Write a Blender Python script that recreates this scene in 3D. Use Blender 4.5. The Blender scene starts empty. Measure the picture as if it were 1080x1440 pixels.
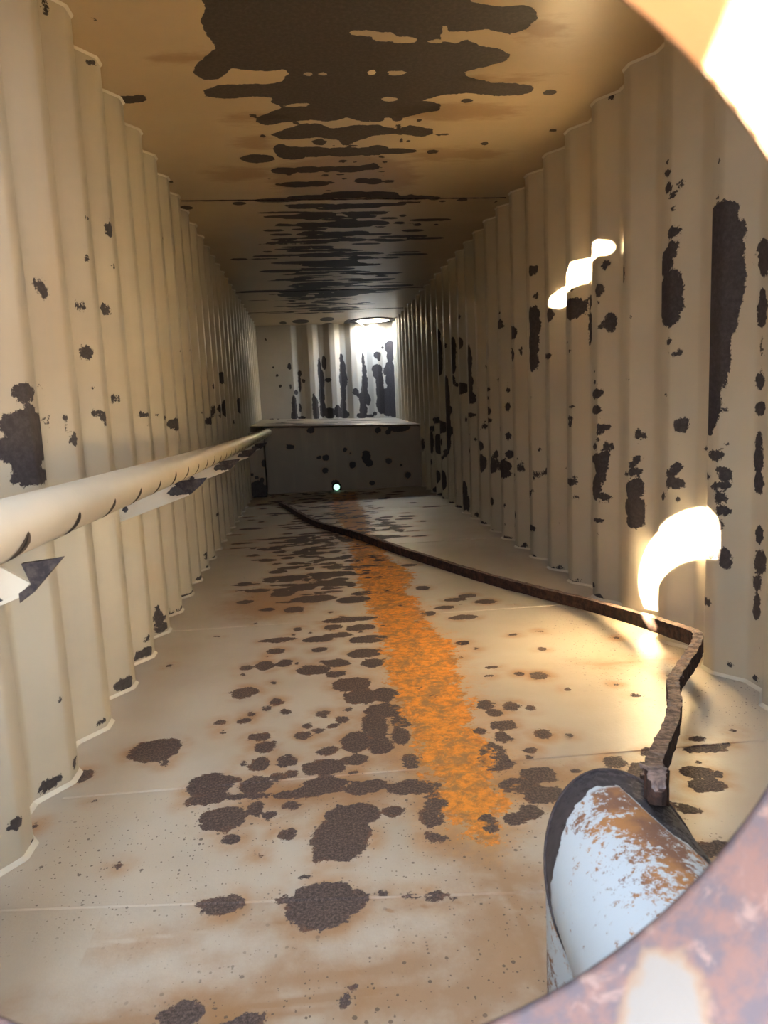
import bpy, bmesh, math, random
import numpy as np
from mathutils import Vector, Matrix

# ------------------------------------------------------------------ scene, camera, light
scene = bpy.context.scene
COL = scene.collection
FPX, YAW, PITCH, ROLL = 1005.83, .0994, .143, -.0446
EYE = Vector((0, 0, 1.0657))
LEFT, RIGHT, CEIL, DEPTH = -.7623, 1.4933, 2.5157, 12.4      # proud planes of the sheet walls, ceiling height, end wall
EDGE_LEFT, EDGE_RIGHT, PITCH_M = 1.79, 2.1952, .37           # far edge of one corrugation on each wall, corrugation pitch
FRONT = .33

cam_data = bpy.data.cameras.new('camera')
cam = bpy.data.objects.new('camera', cam_data); COL.objects.link(cam)
cy, sy, cp, sp = math.cos(YAW), math.sin(YAW), math.cos(PITCH), math.sin(PITCH)
fwd = Vector((sy*cp, cy*cp, -sp)); rgt = Vector((cy, -sy, 0)); up = rgt.cross(fwd)
r2 = rgt*math.cos(ROLL) + up*math.sin(ROLL); u2 = up*math.cos(ROLL) - rgt*math.sin(ROLL)
cam.matrix_world = Matrix(((r2.x, u2.x, -fwd.x, EYE.x), (r2.y, u2.y, -fwd.y, EYE.y), (r2.z, u2.z, -fwd.z, EYE.z), (0, 0, 0, 1)))
cam_data.sensor_fit = 'HORIZONTAL'; cam_data.sensor_width = 36; cam_data.lens = FPX/1080*36
cam_data.clip_start = .01
cam_data.dof.use_dof = True; cam_data.dof.focus_distance = 3.2; cam_data.dof.aperture_fstop = 13
scene.camera = cam

scene.view_settings.view_transform = 'Standard'; scene.view_settings.look = 'None'
scene.view_settings.gamma = 1; scene.view_settings.use_curve_mapping = False
scene.view_settings.exposure = 4.95

SUN_DIR = Vector((1, 1.727, -.44)).normalized()
world = bpy.data.worlds.new('world'); scene.world = world; world.use_nodes = True
wn, wl = world.node_tree.nodes, world.node_tree.links
wn.clear()
tc = wn.new('ShaderNodeTexCoord'); sep = wn.new('ShaderNodeSeparateXYZ'); ramp = wn.new('ShaderNodeValToRGB')
mr = wn.new('ShaderNodeMapRange'); bg = wn.new('ShaderNodeBackground'); wo = wn.new('ShaderNodeOutputWorld')
wl.new(tc.outputs['Generated'], sep.inputs[0]); wl.new(sep.outputs['Z'], mr.inputs['Value'])
mr.inputs['From Min'].default_value = -1; mr.inputs['From Max'].default_value = 1
wl.new(mr.outputs[0], ramp.inputs[0]); wl.new(ramp.outputs[0], bg.inputs[0]); wl.new(bg.outputs[0], wo.inputs[0])
els = ramp.color_ramp.elements                       # sunlit dry ground below the horizon, hazy sky above it
els[0].position = 0; els[0].color = (.72, .46, .25, 1)
els[1].position = 1; els[1].color = (.62, .78, 1.0, 1)
for p, c in ((.488, (.72, .46, .25, 1)), (.512, (1.0, 1.0, .97, 1)), (.60, (.84, .93, 1.05, 1))):
    e = els.new(p); e.color = c
bg.inputs['Strength'].default_value = 2.0

def light(name, kind, loc, direction, **kw):
    d = bpy.data.lights.new(name, kind); o = bpy.data.objects.new(name, d); COL.objects.link(o)
    o.location = loc; o.rotation_euler = Vector(direction).to_track_quat('-Z', 'Y').to_euler()
    for k, v in kw.items(): setattr(d, k, v)
    return o
light('sun', 'SUN', (-3, -5, 4), SUN_DIR, energy=25.0, angle=.012, color=(1, .82, .54))
MAN = Vector((-.006, FRONT, 1.007)); MAN_R = .281; NECK0 = .04
HATCH = Vector((1.15, 12.03, CEIL)); HATCH_R = .26
p1 = light('portal_manway', 'AREA', (MAN.x, NECK0+.005, MAN.z), (0, 1, 0), shape='DISK', size=MAN_R*2)
p2 = light('portal_hatch', 'AREA', (HATCH.x, HATCH.y, CEIL+.14), (0, 0, -1), shape='DISK', size=HATCH_R*2)
p3 = light('portal_roof', 'AREA', (-.265, .855, CEIL+.06), (0, 0, -1), shape='RECTANGLE', size=.5, size_y=.7)
p3.data.cycles.is_portal = True
p1.data.cycles.is_portal = True; p2.data.cycles.is_portal = True

# ------------------------------------------------------------------ helpers
rng = np.random.default_rng(7)
random.seed(7)

def link(name, me, parent=None, mat=None, kind=None, smooth=False):
    o = bpy.data.objects.new(name, me); COL.objects.link(o)
    if parent: o.parent = parent
    for m in (mat if isinstance(mat, (list, tuple)) else [mat] if mat else []): me.materials.append(m)
    if smooth: me.polygons.foreach_set('use_smooth', [True]*len(me.polygons))
    if kind: o['kind'] = kind
    return o
def thing(name, label, cat, loc=(0, 0, 0), group=None):
    o = bpy.data.objects.new(name, None); COL.objects.link(o); o.location = loc
    o['label'] = label; o['category'] = cat
    if group: o['group'] = group
    return o
def pydata(name, v, f):
    me = bpy.data.meshes.new(name); me.from_pydata([tuple(p) for p in v], [], f); me.update(); return me
def grid_mesh(name, P, flip=False, attrs=None):
    """P: (n, m, 3) array of points -> quad grid with float point attributes."""
    n, m = P.shape[:2]
    i = np.arange(n*m).reshape(n, m)
    q = np.stack([i[:-1, :-1], i[1:, :-1], i[1:, 1:], i[:-1, 1:]], -1).reshape(-1, 4)
    if flip: q = q[:, ::-1]
    me = bpy.data.meshes.new(name)
    me.vertices.add(n*m); me.vertices.foreach_set('co', P.reshape(-1).astype(np.float32))
    me.loops.add(q.size); me.loops.foreach_set('vertex_index', np.ascontiguousarray(q).reshape(-1).astype(np.int32))
    me.polygons.add(len(q)); me.polygons.foreach_set('loop_start', np.arange(0, q.size, 4, dtype=np.int32))
    me.update(calc_edges=True)
    for k, a in (attrs or {}).items():
        at = me.attributes.new(k, 'FLOAT', 'POINT'); at.data.foreach_set('value', a.reshape(-1).astype(np.float32))
    return me
def sd_ellipses(U, V, blobs, far=.3):
    """distance (m) to a union of ellipses (u, v, ru, rv)."""
    d = np.full(U.shape, far)
    for u, v, a, b in blobs:
        m = (np.abs(U-u) < a+far*.5) & (np.abs(V-v) < b+far*.5)
        if not m.any(): continue
        x, y = U[m]-u, V[m]-v
        k0 = np.sqrt((x/a)**2+(y/b)**2); k1 = np.sqrt((x/a**2)**2+(y/b**2)**2)+1e-9
        d[m] = np.minimum(d[m], np.where(k0 < 1e-6, -min(a, b), k0*(k0-1)/k1))
    return d
def sd_poly(U, V, poly):
    p = np.asarray(poly, float); d = np.full(U.shape, 1e9); ins = np.zeros(U.shape, bool)
    for i in range(len(p)):
        a, b = p[i-1], p[i]
        ex, ey = b-a; wx, wy = U-a[0], V-a[1]
        t = np.clip((wx*ex+wy*ey)/(ex*ex+ey*ey+1e-12), 0, 1)
        d = np.minimum(d, (wx-ex*t)**2+(wy-ey*t)**2)
        c = ((a[1] > V) != (b[1] > V)) & (U < (b[0]-a[0])*(V-a[1])/((b[1]-a[1]) or 1e-12)+a[0])
        ins ^= c
    return np.where(ins, -1, 1)*np.sqrt(d)
def merge(*ms):
    vs, fs = [], []
    for v, f in ms:
        k = len(vs); vs += list(v); fs += [tuple(i+k for i in q) for q in f]
    return vs, fs
def box(x0, x1, y0, y1, z0, z1):
    v = [(x, y, z) for x in (x0, x1) for y in (y0, y1) for z in (z0, z1)]
    return v, [(0, 1, 3, 2), (4, 6, 7, 5), (0, 4, 5, 1), (2, 3, 7, 6), (0, 2, 6, 4), (1, 5, 7, 3)]
def tube(path, r, n=16, cap=True, axis=None):
    """swept circle (r: number or list)."""
    path = [Vector(p) for p in path]; v, f = [], []
    prev = None
    for i, p in enumerate(path):
        t = (path[min(i+1, len(path)-1)]-path[max(i-1, 0)]).normalized()
        a = (prev - t*prev.dot(t)) if prev else (Vector((0, 0, 1)) if abs(t.z) < .9 else Vector((1, 0, 0)))
        a = (a - t*a.dot(t)).normalized(); b = t.cross(a); prev = a
        rr = r[i] if isinstance(r, (list, tuple)) else r
        for k in range(n):
            w = 2*math.pi*k/n; v.append(p + (a*math.cos(w)+b*math.sin(w))*rr)
        if i:
            o = (i-1)*n
            for k in range(n): f.append((o+k, o+(k+1) % n, o+n+(k+1) % n, o+n+k))
    if cap: f.append(tuple(range(n))[::-1]); f.append(tuple(range(len(v)-n, len(v))))
    return v, f
def prism(poly, axis, a, b):
    """extrude a 2D polygon (list of (s, t)) from a to b along axis 0/1/2."""
    def p(s, t, w): q = [s, t]; q.insert(axis, w); return tuple(q)
    n = len(poly); v = [p(s, t, a) for s, t in poly]+[p(s, t, b) for s, t in poly]
    return v, [tuple(range(n)), tuple(range(n, 2*n))[::-1]]+[(i, i+n, (i+1) % n+n, (i+1) % n) for i in range(n)]
def fix(me):
    bm = bmesh.new(); bm.from_mesh(me); bmesh.ops.recalc_face_normals(bm, faces=bm.faces); bm.to_mesh(me); bm.free(); return me
def solid(name, vf, parent, mat, smooth=False, kind=None):
    return link(name, fix(pydata(name, *vf)), parent, mat, kind, smooth)

# ------------------------------------------------------------------ materials
class Mat:
    def __init__(s, name):
        s.m = bpy.data.materials.new(name); s.m.use_nodes = True
        s.n, s.l = s.m.node_tree.nodes, s.m.node_tree.links; s.n.clear()
        s.out = s.n.new('ShaderNodeOutputMaterial'); s.b = s.n.new('ShaderNodeBsdfPrincipled')
        s.l.new(s.b.outputs[0], s.out.inputs[0])
        s.pos = s.n.new('ShaderNodeNewGeometry').outputs['Position']
        s.set('Specular IOR Level', .35)
    def put(s, sock, v):
        if isinstance(v, bpy.types.NodeSocket): s.l.new(v, sock)
        elif isinstance(v, (tuple, list)) and len(v) == 3 and sock.type == 'RGBA': sock.default_value = (*v, 1)
        else: sock.default_value = v
    def set(s, k, v): s.put(s.b.inputs[k], v); return s
    def noise(s, scale, detail=4, rough=.55, stretch=None, vec=None, color=False, dist=0):
        t = s.n.new('ShaderNodeTexNoise'); t.inputs['Scale'].default_value = scale; t.inputs['Detail'].default_value = detail
        t.inputs['Roughness'].default_value = rough; t.inputs['Distortion'].default_value = dist
        v = vec or s.pos
        if stretch:
            m = s.n.new('ShaderNodeVectorMath'); m.operation = 'MULTIPLY'; s.l.new(v, m.inputs[0]); m.inputs[1].default_value = stretch; v = m.outputs[0]
        s.l.new(v, t.inputs['Vector']); return t.outputs['Color' if color else 'Fac']
    def voronoi(s, scale, stretch=None, rnd=1, feature='F1', out='Distance'):
        t = s.n.new('ShaderNodeTexVoronoi'); t.feature = feature; t.inputs['Scale'].default_value = scale; t.inputs['Randomness'].default_value = rnd
        v = s.pos
        if stretch:
            m = s.n.new('ShaderNodeVectorMath'); m.operation = 'MULTIPLY'; s.l.new(v, m.inputs[0]); m.inputs[1].default_value = stretch; v = m.outputs[0]
        s.l.new(v, t.inputs['Vector']); return t.outputs[out]
    def attr(s, name):
        t = s.n.new('ShaderNodeAttribute'); t.attribute_name = name; return t.outputs['Fac']
    def math(s, op, a, b=0., c=0.):
        t = s.n.new('ShaderNodeMath'); t.operation = op
        for i, v in enumerate((a, b, c)): s.put(t.inputs[i], v)
        return t.outputs[0]
    def ramp(s, v, a, b, lo=0., hi=1., smooth=True):
        t = s.n.new('ShaderNodeMapRange'); t.interpolation_type = 'SMOOTHSTEP' if smooth else 'LINEAR'
        s.put(t.inputs['Value'], v)
        for k, x in (('From Min', a), ('From Max', b), ('To Min', lo), ('To Max', hi)): s.put(t.inputs[k], x)
        return t.outputs[0]
    def mix(s, f, a, b, mode='MIX'):
        t = s.n.new('ShaderNodeMix'); t.data_type = 'RGBA'; t.blend_type = mode
        s.put(t.inputs[0], f); s.put(t.inputs[6], a); s.put(t.inputs[7], b); return t.outputs[2]
    def bump(s, h, strength=.5, dist=.002):
        t = s.n.new('ShaderNodeBump'); t.inputs['Strength'].default_value = strength; t.inputs['Distance'].default_value = dist
        s.put(t.inputs['Height'], h); s.l.new(t.outputs[0], s.b.inputs['Normal'])

PAINT = (.50, .447, .348)
STEEL = (.040, .034, .036)
def painted(name, base=PAINT, steel=STEEL, amp=.030, fine=.036, rust_edge=.0, streak=None, rough=.42, mott=.10):
    """old tank coating: paint peeled to dark steel wherever the 'peel' distance is negative."""
    s = Mat(name)
    d = s.attr('peel')
    n1 = s.math('SUBTRACT', s.noise(28, 3), .5); n2 = s.math('SUBTRACT', s.noise(95, 5, .75), .5)
    d = s.math('MULTIPLY_ADD', n1, amp, d); d = s.math('MULTIPLY_ADD', n2, fine, d)
    mask = s.ramp(d, .0012, -.0012)
    base2 = tuple(c*(1-mott) for c in base)
    col = s.mix(s.ramp(s.noise(2.2, 4), .35, .7), base, base2)
    if streak: col = s.mix(s.ramp(s.noise(1, 4, .6, stretch=streak), .52, .78, 0, .35), col, (.55, .42, .27))
    if rust_edge:
        col = s.mix(s.math('MULTIPLY', s.ramp(d, .035, 0, 0, rust_edge), s.ramp(s.noise(9, 3), .3, .7)), col, (.42, .22, .09))
    st = s.mix(s.ramp(s.noise(60, 5, .7), .35, .75), steel, tuple(c*1.7 for c in steel))
    s.set('Base Color', s.mix(mask, col, st)); s.set('Roughness', s.ramp(mask, 0, 1, rough, .62))
    h = s.math('MULTIPLY_ADD', s.noise(70, 4), .25, s.math('SUBTRACT', 1., mask))
    s.bump(h, .5, .0022)
    return s
M_WALL = painted('wall_paint', streak=(5, 5, .5)).m
M_END = painted('end_wall_paint', base=(.50, .47, .42), streak=(7, 7, .5), amp=.04).m
def ceiling_material():
    s = painted('ceiling_paint', base=(.52, .39, .24), steel=(.046, .036, .030), streak=(.8, 3.5, 1), amp=.03, fine=.012, rough=.36)
    old = s.b.inputs['Base Color'].links[0].from_socket
    g = s.math('MULTIPLY_ADD', s.math('SUBTRACT', s.noise(5, 5, .65, stretch=(1, 2.5, 1)), .5), .30, s.attr('stain'))
    s.set('Base Color', s.mix(s.ramp(g, .06, -.06, 0, .6), old, s.mix(1., old, (.52, .36, .24), 'MULTIPLY')))
    return s.m
M_CEIL = ceiling_material()
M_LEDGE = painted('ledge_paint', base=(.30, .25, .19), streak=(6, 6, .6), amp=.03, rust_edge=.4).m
M_TRIM = painted('weld_paint', base=(.72, .66, .54), amp=0, fine=0).m

def floor_material():
    s = Mat('floor_paint_and_rust')
    d0 = s.attr('peel'); d = d0
    n1 = s.math('SUBTRACT', s.noise(17, 5, .62, dist=.4), .5); n2 = s.math('SUBTRACT', s.noise(90, 5, .75), .5)
    d = s.math('MULTIPLY_ADD', n1, .062, d); d = s.math('MULTIPLY_ADD', n2, .034, d)
    mask = s.ramp(d, .0015, -.0015)
    col = s.mix(s.ramp(s.noise(1.7, 5), .35, .72), (.60, .525, .425), (.52, .435, .33))
    # rust haze round the blisters and near the drain run
    hz = s.math('MULTIPLY', s.ramp(d0, .060, .0, 0, .85), s.ramp(s.noise(7, 4), .33, .66))
    col = s.mix(hz, col, (.46, .25, .11))
    g = s.attr('stain'); g = s.math('MULTIPLY_ADD', s.math('SUBTRACT', s.noise(6, 5, .65), .5), .32, g)
    col = s.mix(s.ramp(g, .10, -.10, 0, .78), col, (.37, .20, .09))
    o = s.attr('orange')
    o = s.math('MULTIPLY_ADD', s.math('SUBTRACT', s.noise(14, 5, .7), .5), .30, o)
    o = s.math('MULTIPLY_ADD', s.math('SUBTRACT', s.noise(60, 4, .7), .5), .12, o)
    xyz = s.n.new('ShaderNodeSeparateXYZ'); s.l.new(s.pos, xyz.inputs[0])
    far = s.ramp(xyz.outputs['Y'], 4.6, 6.6)                 # the drain run is thinner and browner towards the far end
    om = s.math('MULTIPLY', s.ramp(o, .016, -.016), s.ramp(far, 0, 1, 1, .85))
    oc = s.mix(s.ramp(s.noise(34, 5, .75), .40, .66), (.92, .35, .05), (.52, .21, .055))
    oc = s.mix(s.ramp(s.noise(90, 3, .7), .58, .72), oc, (.95, .50, .15))
    oc = s.mix(s.ramp(s.noise(11, 6, .75, dist=.5), .46, .62, 0, .85), oc, (.36, .20, .085))
    oc = s.mix(s.math('MULTIPLY', far, .7), oc, (.40, .17, .065))
    col = s.mix(s.ramp(o, .12, 0, 0, .45), col, (.62, .34, .13))
    # blister steel: brown grey, darker core, ruddy rim
    st = s.mix(s.ramp(s.noise(150, 5, .8), .40, .66), (.062, .045, .040), (.205, .142, .115))
    st = s.mix(s.ramp(d, -.012, 0, 0, .55), st, (.13, .095, .085))
    st = s.mix(s.math('MULTIPLY', s.ramp(d, -.016, -.004), s.ramp(s.noise(20, 3), .45, .7, 0, .5)), st, (.26, .12, .06))
    # fine rust specks
    near = s.ramp(s.attr('speck'), .2, -.1, 0, 1); spk = 0.
    for sc, big in ((48, .26), (120, .34)):
        cell = s.voronoi(sc, (1, 1, .2), out='Color'); sx = s.n.new('ShaderNodeSeparateColor'); s.l.new(cell, sx.inputs[0])
        thr = s.math('MULTIPLY', s.math('POWER', sx.outputs[0], 4.), big)
        dd = s.math('MULTIPLY_ADD', s.math('SUBTRACT', s.noise(sc*5, 3), .5), .12, s.voronoi(sc, (1, 1, .2)))
        spk = s.math('MAXIMUM', spk, s.math('MULTIPLY', s.math('LESS_THAN', dd, thr), near))
    col = s.mix(s.math('MULTIPLY', spk, .85), col, (.12, .085, .065))
    col = s.mix(om, col, oc); stm = s.math('MULTIPLY', mask, s.math('SUBTRACT', 1., s.math('MULTIPLY', om, s.ramp(s.noise(13, 4), .47, .56))))
    s.set('Base Color', s.mix(stm, col, st))
    s.set('Roughness', s.ramp(s.math('MAXIMUM', mask, om), 0, 1, .40, .75))
    h = s.math('MULTIPLY_ADD', s.noise(80, 5, .7), .5, s.math('MAXIMUM', mask, s.math('MULTIPLY', om, .8)))
    s.bump(h, .7, .003)
    return s.m
M_FLOOR = floor_material()

def rusty(name, a, b, c=None, scale=30, rough=.85, bump=.004, thr=(.4, .62)):
    s = Mat(name)
    col = s.mix(s.ramp(s.noise(scale, 6, .7), *thr), a, b)
    if c: col = s.mix(s.ramp(s.noise(scale*.6, 5, .7, dist=.6), .52, .66), col, c)
    s.set('Base Color', col); s.set('Roughness', rough); s.bump(s.noise(scale*2.2, 6, .75), .8, bump); return s.m
M_DARK = rusty('bare_dark_steel', (.030, .025, .028), (.075, .058, .055), scale=40, bump=.001)
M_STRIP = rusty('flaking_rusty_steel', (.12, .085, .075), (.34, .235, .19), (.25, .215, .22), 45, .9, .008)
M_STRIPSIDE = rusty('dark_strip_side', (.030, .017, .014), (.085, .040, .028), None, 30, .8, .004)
M_BLACK = rusty('open_cut', (.006, .005, .005), (.02, .015, .012), scale=60)

# worn places measured in metres on each surface: (u, v, half width, half height)
PEEL_RIGHT = [(2.888,1.996,.016,.009),(2.893,1.953,.029,.014),(2.889,1.895,.027,.023),(2.834,1.888,.013,.017),(2.865,1.854,.021,.012),(2.845,1.834,.006,.006)
,(2.859,1.806,.006,.008),(2.884,1.778,.008,.006),(2.877,1.76,.008,.006),(2.858,1.717,.028,.025),(2.834,1.681,.008,.007),(2.862,1.656,.028,.026)
,(2.891,1.628,.045,.031),(2.901,1.589,.049,.037),(2.878,1.544,.049,.031),(2.883,1.495,.065,.062),(2.897,1.425,.051,.052),(2.846,1.423,.032,.027)
,(2.885,1.382,.045,.029),(2.863,1.361,.022,.016),(2.876,1.289,.014,.017),(2.836,1.237,.014,.012),(2.877,1.245,.008,.010),(2.82,1.226,.006,.006)
,(2.516,1.699,.069,.041),(2.507,1.592,.077,.127),(2.506,1.46,.080,.163),(2.526,1.328,.074,.155),(2.542,1.211,.061,.147),(2.528,1.877,.011,.006)
,(2.523,1.757,.015,.010),(2.409,1.655,.006,.006),(2.362,1.513,.035,.061),(2.37,1.552,.031,.026),(2.364,1.34,.023,.060),(2.362,1.237,.007,.015)
,(2.356,1.202,.007,.013),(2.358,1.154,.006,.009),(3.292,1.642,.015,.048),(3.586,2.51,.010,.006),(3.535,2.499,.012,.017),(3.585,1.921,.006,.006)
,(3.585,1.863,.008,.012),(3.603,1.774,.019,.008),(3.567,1.727,.022,.021),(3.6,1.609,.030,.031),(3.602,1.549,.010,.010),(3.543,1.445,.027,.049)
,(3.577,1.45,.008,.006),(3.6,1.43,.008,.007),(3.873,1.491,.008,.098),(3.874,1.395,.006,.084),(3.971,1.672,.018,.010),(3.98,1.593,.079,.037)
,(3.971,1.54,.026,.029),(3.993,1.345,.021,.009),(4.037,1.392,.012,.006),(4.343,1.584,.033,.038),(4.691,1.914,.036,.037),(4.676,1.749,.023,.022)
,(4.698,1.618,.036,.076),(4.678,1.542,.032,.051),(4.701,1.462,.039,.068),(4.706,1.354,.032,.059),(4.38,1.342,.046,.019),(4.331,1.842,.006,.006)
,(4.326,1.911,.006,.006),(5.142,1.568,.080,.046),(5.372,1.449,.020,.078),(5.464,1.644,.045,.016),(5.478,1.747,.029,.008),(3.249,1.459,.010,.006)
,(3.225,1.43,.006,.006),(2.523,1.346,.078,.146),(2.528,1.188,.065,.146),(2.545,1.052,.057,.123),(2.565,.951,.038,.043),(2.483,1.1,.018,.014)
,(2.86,1.433,.043,.041),(2.864,1.377,.036,.030),(2.839,1.416,.023,.022),(4.343,1.588,.031,.042),(3.981,1.572,.093,.058),(4.691,1.637,.040,.056)
,(4.686,1.56,.043,.068),(4.694,1.451,.040,.086),(4.696,1.329,.036,.063),(5.117,1.563,.057,.049),(5.144,1.409,.053,.050),(3.543,1.44,.025,.048)
,(3.567,1.45,.009,.010),(3.592,1.428,.007,.007),(3.866,1.445,.014,.084),(3.228,1.434,.006,.006),(3.865,1.59,.014,.037),(2.873,1.287,.016,.014)
,(2.835,1.236,.016,.014),(2.878,1.248,.008,.007),(3.249,1.151,.010,.006),(4.377,1.343,.049,.021),(2.885,1.073,.014,.006),(2.884,1.023,.014,.007)
,(2.82,.945,.029,.034),(2.822,.860,.007,.006),(2.831,.771,.019,.023),(2.86,.738,.017,.019),(2.841,.703,.040,.027),(2.898,.639,.022,.017)
,(2.825,.637,.013,.012),(2.832,.808,.006,.007),(3.189,.896,.024,.026),(3.192,.848,.006,.006),(3.198,.784,.021,.018),(3.218,.751,.020,.019)
,(3.255,.707,.024,.011),(3.208,.723,.032,.023),(3.216,.633,.046,.046),(3.215,.552,.052,.062),(3.209,.487,.045,.039),(3.197,.659,.029,.034)
,(3.256,.796,.010,.006),(2.514,.841,.041,.022),(2.69,.851,.022,.010),(2.565,.757,.027,.015),(2.472,.771,.021,.026),(2.478,.732,.025,.014)
,(2.486,.789,.025,.012),(2.517,.723,.025,.012),(2.488,.687,.023,.024),(2.474,.637,.025,.024),(2.493,.583,.020,.022),(2.525,.526,.045,.034)
,(2.535,.478,.041,.031),(2.477,.475,.025,.026),(2.466,.444,.022,.024),(2.544,.274,.025,.017),(2.478,1.103,.010,.010),(2.474,1.013,.006,.006)
,(2.469,.885,.007,.007),(2.443,.052,.010,.009),(2.369,1.347,.022,.068),(2.363,1.226,.008,.023),(2.365,1.104,.025,.032),(2.363,1.01,.029,.025)
,(2.361,.898,.020,.032),(2.362,.832,.029,.051),(2.356,.747,.027,.043),(2.345,.566,.023,.034),(2.336,.468,.035,.047),(2.346,.391,.025,.028)
,(2.346,.303,.020,.056),(2.339,.035,.020,.011),(2.321,.157,.006,.006),(3.631,1.208,.019,.007),(3.631,1.153,.020,.014),(3.622,1.096,.049,.028)
,(3.627,1.012,.045,.028),(3.588,.976,.009,.009),(3.563,.921,.023,.019),(3.603,.929,.018,.014),(3.603,.892,.018,.016),(3.603,.861,.012,.010)
,(3.638,.819,.025,.018),(3.555,.823,.025,.031),(3.572,.782,.027,.024),(3.615,.754,.067,.031),(3.595,.719,.044,.045),(3.596,.665,.036,.043)
,(3.629,.598,.045,.066),(3.57,.558,.036,.017),(3.582,.530,.014,.010),(3.616,.430,.041,.012),(3.603,.360,.006,.006),(3.981,1.032,.033,.006)
,(3.998,.968,.033,.012),(3.999,.935,.027,.023),(3.954,.633,.014,.015),(4,.599,.055,.023),(3.951,.512,.016,.013),(3.925,.363,.008,.008)
,(4.258,.656,.009,.012),(4.688,.576,.024,.041),(4.623,.605,.014,.027),(5.053,.604,.027,.054),(5.065,.666,.015,.015),(4.761,.209,.068,.025)
,(4.708,.468,.010,.009),(4.665,.752,.014,.011),(4.689,1.021,.009,.009),(4.741,1.1,.030,.011),(4.285,.307,.009,.008),(4.277,.027,.022,.021)
,(3.926,.029,.014,.009),(5.412,1.042,.027,.039),(5.409,1.164,.019,.021),(5.465,.580,.082,.058),(5.435,.581,.016,.026),(5.489,.524,.102,.037)
,(5.876,1.011,.065,.040),(5.86,1.187,.044,.023),(6.149,.877,.022,.024),(6.53,1.123,.034,.050),(6.492,1.288,.017,.025),(6.561,1.348,.024,.269)
,(6.971,1.231,.141,.060),(6.179,.556,.044,.083),(5.797,.588,.029,.084),(6.517,.747,.017,.019),(6.596,.974,.100,.022),(6.191,.706,.031,.042)
,(5.878,1.117,.046,.017),(5.861,.934,.055,.023),(5.781,.653,.023,.033),(6.49,.863,.010,.009),(7.676,.970,.044,.425),(8.036,1.613,.037,.213)
,(7.291,1.625,.037,.140),(7.295,1.472,.030,.088),(8.036,1.844,.025,.070),(7.656,1.709,.020,.044),(6.929,1.659,.032,.060),(6.564,1.472,.034,.057)
,(6.928,1.906,.021,.023),(5.479,1.678,.048,.026),(5.5,1.65,.038,.016),(6.13,1.854,.012,.015),(8.771,.629,.033,.148),(8.376,.625,.086,.121)
,(8.106,.833,.169,.078),(9.5,.576,.029,.110),(8.043,.230,.049,.116),(8.405,.237,.042,.081),(6.931,.181,.035,.150),(6.904,.097,.031,.100)
,(7.654,.002,.041,.029),(7.274,.007,.037,.035),(8.368,.013,.059,.032),(8.472,.906,.186,.041),(8.75,.798,.048,.034),(7.989,.544,.033,.046)
,(8.732,.035,.038,.050),(9.107,-.073,.038,.026),(10.236,.420,.027,.089),(10.243,.272,.033,.099),(6.526,.047,.027,.025),(6.177,.015,.027,.018)
,(5.441,.016,.055,.013),(5.146,.003,.076,.015),(5.027,.031,.020,.024),(5.444,.120,.014,.013),(6.525,-.034,.014,.031),(5.45,.270,.011,.016)
,(2.823,.034,.014,.007),(3.665,.069,.024,.014)]
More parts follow.
